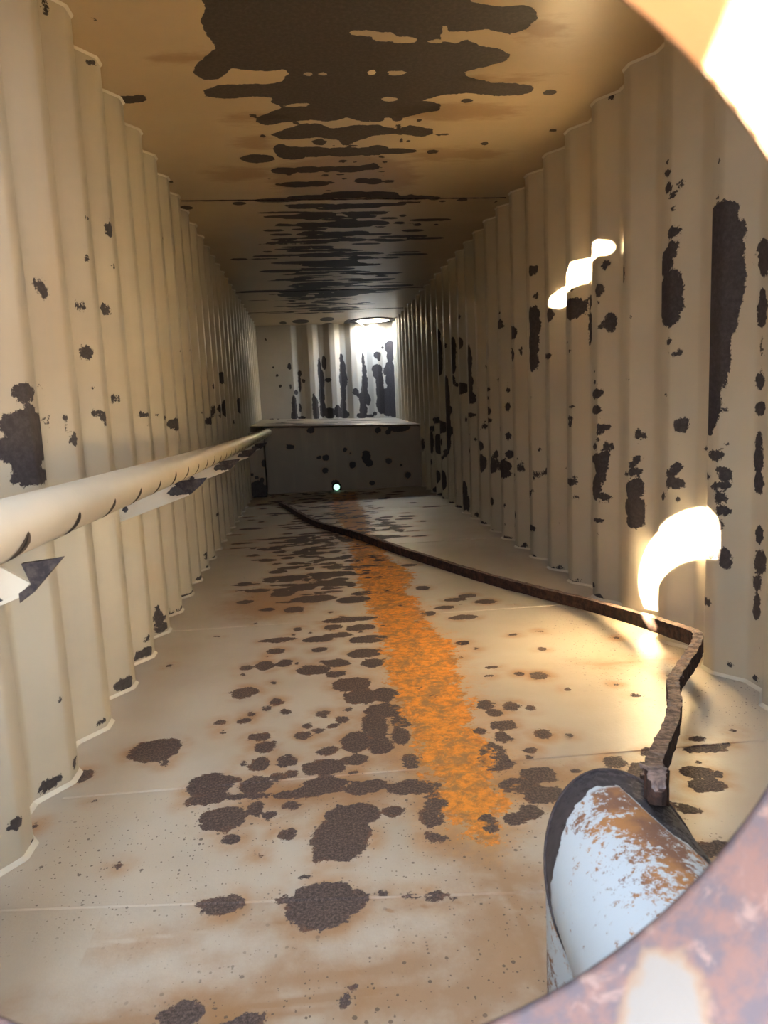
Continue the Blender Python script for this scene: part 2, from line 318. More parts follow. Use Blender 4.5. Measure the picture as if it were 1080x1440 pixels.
PEEL_LEFT = [(2.4,1.486,.016,.035),(2.407,1.479,.011,.022),(2.777,1.485,.017,.028),(2.79,1.478,.008,.010),(2.786,1.317,.026,.028),(3.189,1.849,.023,.032)
,(3.189,1.889,.008,.007),(2.857,1.806,.018,.007),(2.818,1.659,.010,.012),(3.143,1.522,.017,.030),(3.191,1.702,.006,.006),(3.128,1.752,.006,.006)
,(4.379,2.084,.016,.009),(4.674,1.479,.006,.007),(5.095,1.512,.045,.007),(2.761,2.478,.010,.035),(3.163,2.477,.010,.007),(3.192,2.489,.008,.006)
,(3.127,2.604,.006,.006),(6.516,1.763,.008,.007),(2.096,1.156,.046,.023),(2.083,1.131,.019,.011),(2.101,1.11,.030,.015),(2.093,1.064,.084,.045)
,(2.074,1.035,.025,.032),(2.095,1.003,.106,.049),(2.079,.958,.047,.036),(2.101,.921,.077,.025),(2.058,.949,.024,.016),(2.375,1.071,.006,.055)
,(2.374,1.166,.006,.028),(2.043,1.096,.007,.006),(2.055,1.098,.006,.006),(2.43,1.083,.008,.009),(2.434,1.05,.006,.013),(2.456,1.015,.018,.023)
,(2.78,1.119,.011,.011),(2.793,1.1,.011,.015),(2.827,1.081,.018,.024),(2.832,1.057,.018,.011),(2.81,1.099,.007,.007),(3.146,1.155,.019,.021)
,(2.777,1.236,.007,.006),(2.793,1.188,.006,.006),(3.556,1.088,.029,.011),(3.567,1.041,.006,.007),(3.536,1.099,.006,.011),(3.907,1.089,.011,.006)
,(3.985,1.071,.039,.008),(4.256,1.028,.009,.013),(4.332,1.033,.088,.034),(4.305,1.002,.011,.013),(4.666,1.098,.006,.006),(5.404,1.096,.009,.008)
,(6.134,1.121,.025,.052),(6.514,1.134,.025,.041),(6.893,1.135,.033,.080),(5.807,1.032,.077,.032),(6.931,1.418,.150,.054),(6.129,1.212,.013,.036)
,(6.509,1.073,.022,.025),(8.416,1.175,.113,.092),(7.631,1.002,.010,.024),(3.537,.196,.007,.006),(3.883,.045,.010,.012),(3.969,.018,.116,.009)
,(4.352,.006,.187,.017),(4.672,.022,.034,.018),(5.042,.101,.013,.027),(5.404,.007,.031,.017),(4.644,.086,.009,.011),(6.486,.008,.014,.050)
,(6.125,-.003,.017,.029),(5.819,.286,.050,.014),(7.26,-.003,.013,.017),(1.715,.103,.023,.019),(1.789,.007,.024,.014),(2.023,.035,.024,.017)
,(2.007,.032,.012,.012),(2.046,.036,.021,.013),(2.07,.032,.009,.006),(2.128,.049,.019,.012),(2.081,.267,.006,.006),(2.802,.038,.045,.027)
,(3.171,.037,.051,.023),(3.181,.095,.016,.016),(2.446,.033,.022,.011),(2.744,-.079,.006,.008),(3.527,.098,.026,.039),(3.522,.049,.021,.039)
,(3.527,.148,.012,.015),(3.568,.038,.014,.018),(3.567,.086,.010,.008)]
PEEL_FLOOR = [(-.557,2.265,.086,.081),(-.306,2.699,.056,.057),(-.344,2.005,.070,.069),(-.345,1.928,.056,.034),(-.213,1.984,.048,.055),(-.150,2.017,.026,.024)
,(-.115,2.029,.019,.021),(-.289,1.819,.064,.058),(-.202,1.847,.022,.040),(-.160,1.814,.021,.019),(-.254,1.717,.024,.028),(-.122,1.712,.024,.026)
,(-.109,1.853,.016,.020),(-.396,1.906,.012,.013),(-.226,2.297,.040,.030),(-.196,2.22,.038,.042),(-.210,2.104,.030,.041),(-.129,2.111,.033,.041)
,(-.011,2.046,.067,.049),(.000,2.151,.032,.032),(.084,2.077,.039,.033),(-.075,2.282,.026,.030),(-.013,2.441,.028,.027),(.062,2.372,.025,.026)
,(-.029,2.302,.019,.021),(.026,2.328,.016,.019),(-.062,2.346,.016,.019),(-.281,2.436,.025,.027),(-.263,2.489,.020,.024),(-.213,2.524,.020,.025)
,(-.140,2.488,.020,.021),(-.179,2.575,.030,.030),(-.366,2.437,.017,.017),(-.321,2.972,.030,.029),(-.242,2.983,.048,.059),(-.159,3.003,.038,.045)
,(-.037,2.885,.074,.060),(.065,2.947,.054,.049),(.051,2.818,.042,.036),(.108,2.691,.080,.074),(.138,2.565,.062,.075),(.228,2.565,.051,.068)
,(.212,2.422,.070,.061),(.166,2.305,.046,.107),(.255,2.314,.033,.046),(.098,2.197,.053,.073),(.171,2.154,.044,.059),(.242,2.211,.032,.071)
,(.255,2.032,.031,.049),(-.011,1.942,.068,.049),(.101,1.909,.067,.039),(-.068,1.912,.089,.030),(.234,1.885,.077,.042),(.287,1.802,.026,.055)
,(-.235,1.921,.067,.017),(.022,1.677,.079,.093),(.047,1.768,.062,.056),(.090,1.779,.042,.047),(.164,1.774,.031,.028),(.029,1.812,.016,.023)
,(-.019,1.615,.033,.031),(.263,1.729,.036,.051),(.256,1.637,.029,.026),(.401,1.676,.024,.041),(.473,1.681,.030,.031),(.522,1.704,.040,.032)
,(.590,1.777,.063,.048),(.526,1.841,.054,.041),(.602,1.882,.055,.043),(.501,1.986,.046,.066),(.508,2.06,.036,.050),(-.024,1.441,.090,.066)
,(-.033,1.403,.059,.046),(-.115,1.463,.028,.016),(-.249,1.469,.044,.034),(-.297,1.479,.011,.009),(.215,1.424,.024,.018),(.172,1.431,.015,.008)
,(.104,1.449,.007,.007),(.252,1.409,.008,.005),(-.070,1.538,.013,.011),(-.185,1.642,.009,.008),(.022,1.199,.013,.011),(.006,1.176,.014,.015)
,(-.290,1.187,.043,.027),(-.174,1.154,.049,.015),(.573,2.395,.033,.040),(.662,2.365,.033,.039),(.719,2.333,.020,.022),(.588,2.323,.029,.028)
,(.590,2.22,.046,.035),(.565,2.137,.030,.041),(.506,2.195,.018,.020),(.695,2.133,.032,.038),(.624,2.034,.021,.020),(.606,1.988,.012,.014)
,(.553,1.974,.008,.009),(.847,2.619,.037,.040),(.776,2.66,.018,.020),(.650,2.666,.018,.016),(.688,2.752,.034,.017),(.679,2.993,.017,.020)
,(.638,3.074,.031,.032),(.892,3.14,.025,.017),(.951,2.918,.020,.020),(1.02,3.157,.018,.017),(.191,3.045,.078,.062),(.214,2.913,.050,.057)
,(.224,3.233,.091,.058),(.066,3.46,.049,.046),(-.015,3.291,.074,.048),(-.202,3.324,.085,.036),(-.205,3.164,.045,.039),(-.008,3.14,.036,.033)
,(-.110,3.471,.024,.033),(.151,3.576,.141,.049),(.202,3.426,.077,.052),(.080,3.328,.075,.037),(-.137,3.84,.056,.056),(-.289,3.88,.044,.033)
,(-.028,4.039,.136,.080),(.196,3.959,.100,.069),(-.214,4.209,.071,.076),(-.098,4.322,.097,.071),(.123,4.361,.097,.062),(-.203,4.619,.155,.069)
,(.107,4.642,.155,.081),(.728,3.463,.077,.040),(.665,3.666,.061,.030),(.758,3.805,.063,.040),(.840,3.869,.054,.042),(.906,3.723,.062,.047)
,(.565,3.579,.040,.043),(.620,4.117,.046,.047),(.913,1.848,.051,.057),(1.043,1.814,.050,.040),(1.032,1.748,.048,.037),(1.092,1.795,.014,.014)
,(1.072,1.732,.012,.012),(.974,1.952,.035,.025),(1.146,1.944,.066,.025),(1.151,2.005,.027,.019),(1.21,1.952,.022,.015),(1.08,1.871,.014,.015)
,(.925,1.646,.027,.024),(.891,1.672,.011,.022),(.830,1.848,.014,.013),(.891,1.478,.055,.033),(.864,1.482,.021,.022),(.926,1.483,.035,.022)
,(.847,1.915,.039,.038),(1.096,2.478,.013,.014),(-.744,2.133,.028,.033),(-.790,1.872,.007,.012),(-.666,1.98,.005,.004)]
PEEL_CEIL = [(.148,4.147,.040,.043),(-.148,4.052,.017,.020),(-.182,3.79,.018,.018),(.850,3.622,.031,.021),(1.233,3.53,.032,.028),(1.41,4.001,.025,.021)
,(1.077,4.183,.023,.028),(.540,3.838,.030,.028),(.656,3.853,.017,.019),(.438,3.846,.038,.028),(-.200,4.391,.098,.072),(-.059,4.249,.045,.085)
,(.001,4.308,.093,.105),(.105,4.293,.145,.081),(.293,4.297,.126,.076),(.439,4.289,.095,.070),(.566,4.291,.149,.047),(.476,4.243,.063,.046)
,(.803,4.309,.039,.030),(.596,4.124,.008,.032),(.639,4.135,.012,.022),(-.049,4.605,.088,.060),(.084,4.589,.089,.060),(.217,4.58,.089,.047)
,(.329,4.585,.112,.060),(.461,4.556,.063,.053),(.542,4.473,.018,.019),(.025,4.871,.118,.060),(.143,4.861,.083,.060),(.225,4.841,.035,.022)
,(-.104,4.865,.019,.022),(.436,4.813,.052,.052),(.509,4.831,.060,.060),(.605,4.834,.043,.030),(-.117,5.211,.163,.052),(.110,5.163,.176,.060)
,(.359,5.109,.176,.084),(.561,5.119,.153,.076),(.802,5.199,.183,.053),(.976,5.225,.042,.044),(-.387,5.275,.050,.044),(1.184,5.272,.041,.036)
,(1.05,5.301,.024,.028),(1.444,5.322,.014,.028),(.058,5.392,.118,.037),(.162,5.342,.078,.037),(.345,5.344,.079,.028),(.535,5.401,.081,.038)
,(.221,5.606,.083,.051),(.468,5.592,.111,.051),(.605,5.58,.084,.040),(.811,5.665,.029,.031),(.170,5.891,.144,.067),(.343,5.859,.174,.067)
,(.546,5.862,.176,.078),(.678,5.883,.059,.056),(-.181,6.035,.087,.035),(.969,5.949,.036,.035),(1.119,5.948,.024,.023),(.809,5.869,.045,.034)
,(.083,6.178,.091,.049),(.295,6.158,.152,.049),(.479,6.174,.123,.075),(.668,6.226,.125,.038),(.179,6.444,.190,.054),(.431,6.4,.159,.054)
,(.687,6.422,.097,.041),(-.154,6.967,.271,.047),(-.555,7.084,.085,.049),(.187,6.956,.206,.063),(.601,6.968,.210,.048),(1.032,7.046,.217,.049)
,(.013,7.302,.286,.070),(.373,7.31,.218,.088),(-.181,7.703,.225,.078),(.274,7.664,.304,.077),(.839,7.979,.244,.085),(.211,8.515,.296,.120)
,(.673,9.1,.277,.138),(-.005,8.987,.265,.187),(-.440,8.91,.301,.078),(1.093,8.774,.271,.077),(.792,8.366,.255,.070),(-.100,9.246,.181,.170)
,(.455,9.344,.282,.174),(-.816,3.626,.032,.069),(-.731,3.603,.079,.038),(-.669,3.581,.025,.030),(-.689,2.923,.010,.010),(-.756,5.355,.043,.052)
,(-.757,4.777,.013,.027),(-.020,11.895,.136,.274),(-.307,12.001,.057,.185),(.398,11.731,.114,.267),(.431,12.494,.109,.303),(.764,12.197,.072,.386)
,(1.502,12.193,.062,.291)]
CEIL_HOLES = [(.089,3.353,.019,.017),(.153,3.346,.022,.014),(.367,3.332,.019,.021),(.475,3.338,.042,.021),(.472,3.604,.039,.024),(.598,3.065,.030,.014)
,(.306,3.007,.058,.022),(.389,3.034,.051,.034),(.465,3.056,.059,.026)]
PEEL_END = [(.246,1.711,.032,.263),(.327,1.883,.039,.122),(.276,1.604,.044,.176),(.261,1.34,.050,.194),(.266,1.11,.054,.142),(.382,1.592,.057,.035)
,(.378,1.034,.099,.098),(.143,1.15,.054,.177),(.624,1.942,.032,.087),(.641,1.766,.054,.158),(.641,1.59,.072,.158),(.629,1.36,.050,.159)
,(.618,1.148,.050,.160),(.629,1.005,.090,.071),(.515,1.063,.063,.107),(.994,1.893,.025,.123),(1.007,1.717,.040,.123),(1.007,1.54,.054,.159)
,(.992,1.399,.058,.106),(.967,1.258,.081,.125),(.958,1.079,.072,.125),(.926,.973,.091,.054),(1.047,1.236,.045,.107),(.837,1.379,.050,.062)
,(.879,1.315,.027,.044),(1.235,1.973,.068,.061),(1.26,1.919,.032,.044),(1.225,1.744,.094,.079),(1.23,1.655,.081,.088),(1.26,1.53,.072,.142)
,(1.261,1.352,.073,.214),(1.271,1.155,.091,.179),(1.397,1.114,.146,.179),(1.367,1.276,.109,.143),(1.481,1.379,.109,.143),(1.443,1.558,.082,.124)
,(1.442,1.736,.081,.141),(1.46,1.947,.063,.105),(1.458,2.105,.081,.105),(1.473,2.052,.072,.105),(1.567,2.119,.022,.088),(1.577,1.943,.014,.106)
,(1.584,1.677,.045,.106),(1.368,1.703,.040,.071),(1.555,1.411,.046,.107),(1.34,2.101,.027,.021),(1.154,.990,.036,.032),(1.07,.958,.073,.025)
,(1.484,1.02,.073,.108),(-.255,1.842,.034,.055),(-.470,1.702,.022,.022),(-.425,1.525,.026,.026),(-.093,1.724,.034,.045),(-.104,1.557,.026,.149)
,(-.037,1.592,.034,.033),(-.257,1.507,.019,.045),(-.169,1.41,.034,.045),(-.214,1.168,.045,.188),(-.223,1.018,.060,.075),(-.117,1.145,.023,.075)
,(-.101,.975,.068,.030),(-.612,.968,.045,.019),(-.499,.962,.038,.015),(-.617,2.296,.015,.018),(-.528,1.837,.015,.015),(.121,1.191,.030,.188)
,(.150,1.039,.057,.113)]
PEEL_LEDGE = [(-.257,.615,.054,.030),(-.295,.638,.018,.015),(.120,.457,.033,.024),(.210,.447,.045,.042),(.194,.275,.042,.039),(.475,.542,.033,.030)
,(.549,.493,.015,.015),(.568,.331,.043,.052),(.759,.428,.061,.091),(.792,.350,.055,.055),(.737,.490,.030,.030),(1.062,.360,.043,.043)
,(1.229,.297,.022,.021),(.825,.072,.043,.031),(1.322,.153,.037,.046),(.934,.783,.043,.042),(1.07,.755,.037,.042),(.030,.825,.054,.042)
,(-.545,.897,.029,.024),(-.759,.355,.030,.030),(1.226,.814,.153,.066),(.321,.100,.055,.043),(1.197,.846,.245,.030),(-.070,.890,.149,.021)]
STAIN_FLOOR = [(.341,1.276,.083,.177),(.337,1.405,.092,.045),(-.202,1.184,.426,.048),(.027,1.234,.216,.070),(.178,1.161,.205,.079),(-.245,1.311,.028,.027)
,(-.119,1.212,.079,.033),(-.285,1.198,.065,.049),(.052,1.394,.271,.013),(.348,1.521,.065,.103),(.030,1.894,.239,.076),(.332,2.007,.166,.254)
,(.593,1.848,.176,.082),(1.289,2.684,.191,.046),(-.275,4.011,.243,.342),(.231,2.225,.091,.306),(.364,1.52,.082,.116),(.380,1.348,.065,.245)
,(.312,1.159,.077,.095),(-.232,1.159,.253,.046),(.364,1.45,.110,.071),(.364,1.251,.055,.163),(.314,1.594,.068,.084)]
SPECK_FLOOR = [(.037,1.643,.663,.117),(-.212,1.575,.551,.107),(1.388,2.485,.199,.391),(.341,1.284,.097,.206),(.719,1.505,.194,.155),(.099,1.192,.392,.099)
,(.295,1.61,.205,.170),(-.291,4.382,.175,.548),(-.407,1.703,.392,.182),(.088,1.774,.557,.201),(1.288,2.822,.218,.640),(1.685,3.128,.185,.405)
,(.368,1.3,.070,.211)]
STAIN_CEIL = [(.841,3.761,.338,.090),(-.169,3.818,.162,.063),(.967,4.363,.287,.098),(1.011,2.972,.089,.082),(.931,3.397,.187,.036),(-.194,4.163,.099,.097)
,(-.337,4.644,.198,.122),(-.440,3.22,.118,.037),(.321,4.776,.464,.433)]
ORANGE = [(.255,9.504),(.222,7.583),(.262,6.516),(.278,5.678),(.253,4.754),(.257,4.161),(.257,3.84),(.277,3.458),(.287,3.153),(.254,2.836),(.264,2.533)
,(.273,2.284),(.280,2.077),(.290,1.902),(.295,1.752),(.323,1.633),(.389,1.606),(.431,1.694),(.471,1.829),(.508,2.033),(.498,2.238),(.520,2.478)
,(.546,2.77),(.597,3.078),(.522,3.371),(.548,3.762),(.522,4.087),(.621,4.533),(.513,5.031),(.536,5.496),(.478,6.121),(.518,7.457),(.550,9.354)]
CEIL_POLYS = [[(-.232,2.47),(-.283,2.792),(-.277,2.838),(-.309,2.924),(-.303,3.029),(-.276,3.113),(-.318,3.188),(-.388,3.282),(-.401,3.348),(-.364,3.41)
,(-.299,3.399),(-.248,3.331),(-.233,3.298),(-.165,3.314),(-.073,3.323),(-.006,3.306),(.005,3.347),(-.033,3.424),(-.079,3.445),(-.192,3.446)
,(-.306,3.453),(-.385,3.508),(-.378,3.573),(-.289,3.596),(-.170,3.573),(-.078,3.585),(-.080,3.646),(-.038,3.679),(.032,3.646),(.110,3.647),(.084,3.68)
,(-.039,3.696),(-.160,3.808),(-.170,3.871),(-.121,3.909),(-.027,3.873),(.103,3.842),(.196,3.867),(.286,3.812),(.364,3.869),(.436,3.823),(.584,3.815)
,(.669,3.758),(.740,3.736),(.729,3.659),(.666,3.629),(.634,3.617),(.724,3.556),(.826,3.537),(.976,3.569),(1.1,3.561),(1.145,3.522),(1.121,3.46)
,(1.027,3.437),(.922,3.43),(.787,3.362),(.771,3.327),(.851,3.282),(.933,3.225),(.934,3.17),(.871,3.115),(.790,3.101),(.726,3.052),(.679,3.082)
,(.622,3.059),(.603,2.975),(.613,2.935),(.638,2.989),(.704,2.988),(.789,2.973),(.887,3.007),(.947,2.957),(.962,2.89),(.934,2.827),(.884,2.801)
,(.804,2.812),(.731,2.799),(.681,2.791),(.670,2.772),(.584,2.445)],[(-.105,4.032),(-.030,3.959),(.066,3.888),(.140,3.889),(.217,3.953),(.330,3.916)
,(.444,3.908),(.547,3.968),(.618,3.92),(.743,3.971),(.758,4.032),(.702,4.083),(.574,4.028),(.438,4.057),(.345,4.145),(.287,4.199),(.253,4.117)
,(.143,4.072),(.045,4.102),(-.053,4.1)]]
# FAR WEAR: small scattered losses farther in, and the streaky losses under the roof and on the floor
def scatter(n, fu, fv, ru, rv): return [(fu(), fv(), rng.uniform(*ru), rng.uniform(*rv)) for _ in range(n)]
PEEL_FLOOR += scatter(150, lambda: rng.normal(.05, .26), lambda: rng.uniform(4.0, 6.2), (.02, .10), (.012, .05))
PEEL_FLOOR += scatter(260, lambda: rng.normal(.20, .36), lambda: rng.uniform(5.6, 9.6), (.03, .13), (.012, .06))
PEEL_FLOOR += scatter(60, lambda: rng.normal(.2, .5), lambda: rng.uniform(1.6, 4.2), (.008, .016), (.008, .016))
PEEL_CEIL += scatter(260, lambda: rng.normal(.30, .30), lambda: rng.uniform(5.3, 11.0), (.05, .24), (.012, .05))
PEEL_CEIL += scatter(60, lambda: rng.normal(.35, .22), lambda: rng.uniform(3.6, 5.2), (.01, .03), (.008, .016))
PEEL_RIGHT += scatter(90, lambda: rng.uniform(4.5, 9.5), lambda: rng.beta(2, 3)*1.9, (.008, .04), (.01, .05))
PEEL_RIGHT += [(EDGE_RIGHT+k*PITCH_M-.04+rng.uniform(-.03, .03), .0, rng.uniform(.02, .05), rng.uniform(.01, .05)) for k in range(4, 22)]
PEEL_LEFT += scatter(26, lambda: rng.uniform(4.5, 9.5), lambda: rng.uniform(1.0, 1.45), (.01, .03), (.015, .08))
PEEL_LEFT += [(EDGE_LEFT+k*PITCH_M-.03+rng.uniform(-.03, .03), .0, rng.uniform(.02, .06), rng.uniform(.01, .05)) for k in range(6, 22)]


# ------------------------------------------------------------------ the shell
HOLE_R = MAN_R+.009
def front_wall():
    n = 64; v, f = [], []
    outer = [(LEFT-.07, 0), (RIGHT+.07, 0), (RIGHT+.07, CEIL), (LEFT-.07, CEIL)]
    ring = [(MAN.x+HOLE_R*math.cos(2*math.pi*k/n), MAN.z+HOLE_R*math.sin(2*math.pi*k/n)) for k in range(n)]
    def edge(a):                                  # where the ray from the manway centre leaves the wall
        c, s_ = math.cos(a), math.sin(a); t = 1e9
        if c > 1e-9: t = min(t, (RIGHT+.07-MAN.x)/c)
        if c < -1e-9: t = min(t, (LEFT-.07-MAN.x)/c)
        if s_ > 1e-9: t = min(t, (CEIL-MAN.z)/s_)
        if s_ < -1e-9: t = min(t, (0-MAN.z)/s_)
        return (MAN.x+c*t, MAN.z+s_*t)
    angs = sorted([2*math.pi*k/n for k in range(n)]+[math.atan2(z-MAN.z, x-MAN.x) % (2*math.pi) for x, z in outer])
    m = len(angs)
    for y in (FRONT-.012, FRONT):
        for a in angs: v.append((MAN.x+HOLE_R*math.cos(a), y, MAN.z+HOLE_R*math.sin(a)))
        for a in angs: e = edge(a); v.append((e[0], y, e[1]))
    for k in range(m):
        j = (k+1) % m
        f.append((k, j, m+j, m+k)); f.append((2*m+k, 3*m+k, 3*m+j, 2*m+j)); f.append((k, 2*m+k, 2*m+j, j)); f.append((m+k, m+j, 3*m+j, 3*m+k))
    return v, f
w = solid('wall_front', front_wall(), None, M_DARK, kind='structure')

def profile(y, edge, steps):
    """depth of the sheet (0 proud .. 1 recessed) at distance y."""
    t = np.mod(y-edge, PITCH_M)
    return np.interp(t, [0, .100, .198, .298, PITCH_M], [0, 1, 1, 0, 0])
def wall_cols(edge):
    ys = []
    k0 = math.floor((FRONT-edge)/PITCH_M)
    for k in range(k0, 40):
        b = edge+k*PITCH_M
        n = max(2, int(10/(1+max(0, b)/1.6)))
        knots = [0, .005, .095, .105, .193, .203, .293, .303, .365, .370]
        for a, c in zip(knots[:-1], knots[1:]):
            m = max(1, int((c-a)/.1*n+.5)) if c-a > .03 else 1
            ys += list(b+np.linspace(a, c, m, endpoint=False))
    ys = np.array(sorted(ys)); ys = ys[(ys > FRONT) & (ys < DEPTH)]
    return np.r_[FRONT, ys, DEPTH]
def soft_profile(y, edge):
    e = .004; return (profile(y-e, edge, 0)+profile(y, edge, 0)*2+profile(y+e, edge, 0))/4
SHEET = .072
def side_wall(name, x0, sign, edge, blobs, rows):
    ys = wall_cols(edge); zs = np.linspace(0, CEIL, rows)
    Y, Z = np.meshgrid(ys, zs, indexing='ij')
    X = x0+sign*SHEET*soft_profile(Y, edge)
    me = grid_mesh(name, np.stack([X, Y, Z], -1), sign > 0, {'peel': sd_ellipses(Y, Z, blobs)})
    o = link(name, me, None, M_WALL, 'structure', True)
    for nm, z, h in (('weld_bead', 0, .012), ('weld_bead', CEIL, -.010)):     # fillet weld following the sheet
        yy = ys; xx = x0+sign*SHEET*soft_profile(yy, edge); v, f = [], []
        for i, (x, y) in enumerate(zip(xx, yy)):
            v += [(x, y, z+h), (x-sign*abs(h), y, z+h*.1)]
            if i: f.append((2*i-2, 2*i-1, 2*i+1, 2*i))
        b = pydata(nm, v, f); at = b.attributes.new('peel', 'FLOAT', 'POINT'); at.data.foreach_set('value', [.3]*len(v))
        link(nm, b, o, M_TRIM)
    return o
wall_left = side_wall('wall_left', LEFT, -1, EDGE_LEFT, PEEL_LEFT, 200)
wall_right = side_wall('wall_right', RIGHT, 1, EDGE_RIGHT, PEEL_RIGHT, 240)

def end_wall():
    xs = np.linspace(LEFT-.075, RIGHT+.075, 260); zs = np.linspace(0, CEIL, 200)
    X, Z = np.meshgrid(xs, zs, indexing='ij')
    t = np.mod(X+.20, .36); dep = np.interp(t, [0, .09, .18, .27, .36], [0, 1, 1, 0, 0])*.07
    dep = np.where(X < -.22, 0, dep)
    P = np.stack([X, DEPTH-.07+dep, Z], -1)
    return link('wall_back', grid_mesh('wall_back', P, True, {'peel': sd_ellipses(X, Z, PEEL_END, .4)}), None, M_END, 'structure', True)
wall_back = end_wall()

# floor: a base slab and one plate per length of sheet, welded at the seams (a, b: seam y = a + b*x)
FX0, FX1 = LEFT-SHEET-.01, RIGHT+SHEET+.01
def plate(parent, pname, s0, s1, z, up_, mat, fields, hole=None):
    y0, y1 = s0[0], s1[0]
    nx = 226
    n = max(4, int(math.log(max(y1, .5)/max(y0, .5))*230*(1 if up_ else .8)))
    ys = np.exp(np.linspace(math.log(y0), math.log(y1), n)); xs = np.linspace(FX0, FX1, nx)
    Y, X = np.meshgrid(ys, xs, indexing='ij')
    t = (Y-y0)/(y1-y0); Y = Y+((1-t)*s0[1]+t*s1[1])*X
    P = np.stack([X, Y, np.full_like(X, z)], -1)
    me = grid_mesh(pname, P, up_, {k: fn(X, Y) for k, fn in fields.items()})
    if hole:
        bm = bmesh.new(); bm.from_mesh(me)
        bmesh.ops.delete(bm, geom=[q for q in bm.faces if hole(q.calc_center_median())], context='FACES'); bm.to_mesh(me); bm.free()
    return link(pname, me, parent, mat)
floor = solid('floor', box(FX0, FX1, FRONT-.05, DEPTH+.01, -.03, -.004), None, M_DARK, kind='structure')
floor_seams = [(FRONT, 0), (1.45, -.115), (1.99, -.024), (3.58, -.02), (5.55, .0), (7.6, .0), (DEPTH, 0)]
ffields = {'peel': lambda X, Y: sd_ellipses(X, Y, PEEL_FLOOR), 'orange': lambda X, Y: sd_poly(X, Y, ORANGE),
           'stain': lambda X, Y: sd_ellipses(X, Y, STAIN_FLOOR, .6), 'speck': lambda X, Y: sd_ellipses(X, Y, SPECK_FLOOR, .8)}
for a, b in zip(floor_seams[:-1], floor_seams[1:]): plate(floor, 'floor_plate', a, b, 0, True, M_FLOOR, ffields)
def seam_bead(parent, name, s_, z, r, mat, up_):
    v, f = [], []
    xs = np.linspace(LEFT, RIGHT, 60)
    for i, x in enumerate(xs):
        y = s_[0]+s_[1]*x; rr = r*random.uniform(.7, 1.2)
        v += [(x, y-rr*1.3, z), (x, y, z+(rr if up_ else -rr)), (x, y+rr*1.3, z)]
        if i: k = 3*i; f += [(k-3, k-2, k+1, k), (k-2, k-1, k+2, k+1)]
    me = pydata(name, v, f)
    X = np.array([p[0] for p in v]); Y = np.array([p[1] for p in v])
    for k, fn in (ffields if up_ else cfields).items():
        me.attributes.new(k, 'FLOAT', 'POINT').data.foreach_set('value', fn(X, Y).astype(np.float32))
    return link(name, fix(me), parent, mat)
for s_ in floor_seams[1:-1]: seam_bead(floor, 'weld_seam', s_, 0, .003, M_FLOOR, True)

SLIT = [(-.106, .676), (-.033, .852), (-.045, 1.09), (-.115, 1.2), (-.195, 1.085), (-.259, 1.12), (-.394, 1.043), (-.471, .92), (-.468, .786), (-.404, .749), (-.287, .715), (-.201, .814)]     # unseen roof opening, added and shaped to throw the sun streak
def in_slit(p, grow=0.):
    U, V = np.array([p.x]), np.array([p.y]); return sd_poly(U, V, SLIT)[0] < grow
def roof_sheet():
    xs = np.linspace(FX0, FX1, 48); ys = np.linspace(FRONT-.05, DEPTH+.02, 242)
    X, Y = np.meshgrid(xs, ys, indexing='ij')
    me = grid_mesh('ceiling', np.stack([X, Y, np.full_like(X, CEIL+.02)], -1))
    bm = bmesh.new(); bm.from_mesh(me)
    cut = [f for f in bm.faces if (f.calc_center_median().xy-HATCH.xy).length < HATCH_R+.05 or (f.calc_center_median().y < 1.6 and in_slit(f.calc_center_median(), .06))]
    bmesh.ops.delete(bm, geom=cut, context='FACES'); bmesh.ops.solidify(bm, geom=bm.faces, thickness=.012); bm.to_mesh(me); bm.free()
    return me
ceiling = link('ceiling', roof_sheet(), None, M_DARK, 'structure')
ceil_seams = [(FRONT, 0), (2.6, 0), (5.2, .02), (8.95, -.01), (10.7, -.02), (DEPTH+.01, 0)]
cfields = {'peel': lambda X, Y: np.maximum(np.minimum(np.minimum.reduce([sd_poly(X, Y, p) for p in CEIL_POLYS]), sd_ellipses(X, Y, PEEL_CEIL)), -sd_ellipses(X, Y, CEIL_HOLES)),
           'stain': lambda X, Y: sd_ellipses(X, Y, STAIN_CEIL, .5)}
def hole(p): return (p.x-HATCH.x)**2+(p.y-HATCH.y)**2 < HATCH_R**2 or (p.y < 1.6 and in_slit(p))
for a, b in zip(ceil_seams[:-1], ceil_seams[1:]): plate(ceiling, 'ceiling_plate', a, b, CEIL, False, M_CEIL, cfields, hole if b[0] > 11 or a[0] < 1 else None)
for s_ in ceil_seams[2:-1]: seam_bead(ceiling, 'weld_seam', s_, CEIL, .006, M_DARK, False)
# ------------------------------------------------------------------ hatch in the far ceiling
h = thing('roof_hatch', 'round open roof hatch letting daylight in above the far right corner', 'hatch', (HATCH.x, HATCH.y, CEIL))
def ring(r0, r1, z0, z1, n=40):
    v = []
    for r, z in ((r0, z0), (r1, z0), (r1, z1), (r0, z1)):
        v += [(r*math.cos(2*math.pi*k/n), r*math.sin(2*math.pi*k/n), z) for k in range(n)]
    return v, [(a*n+k, a*n+(k+1) % n, ((a+1) % 4)*n+(k+1) % n, ((a+1) % 4)*n+k) for a in range(4) for k in range(n)]
M_CREAM = painted('cream_fittings', base=(.80, .74, .62), amp=.02, fine=.01, rust_edge=.3).m
def peel_free(me, val=.3):
    at = me.attributes.new('peel', 'FLOAT', 'POINT'); at.data.foreach_set('value', [val]*len(me.vertices)); return me
o = solid('collar', ring(HATCH_R, HATCH_R+.03, -.012, .13), h, M_CREAM); peel_free(o.data)
o = solid('flange', ring(HATCH_R+.03, HATCH_R+.12, -.012, .0), h, M_DARK)
rod = solid('hanging_rod', tube([(.885, 12.03, CEIL-.005), (1.05, 12.1, CEIL-.13), (1.19, 12.18, 2.26)], .011, 8), None, M_CREAM); peel_free(rod.data)
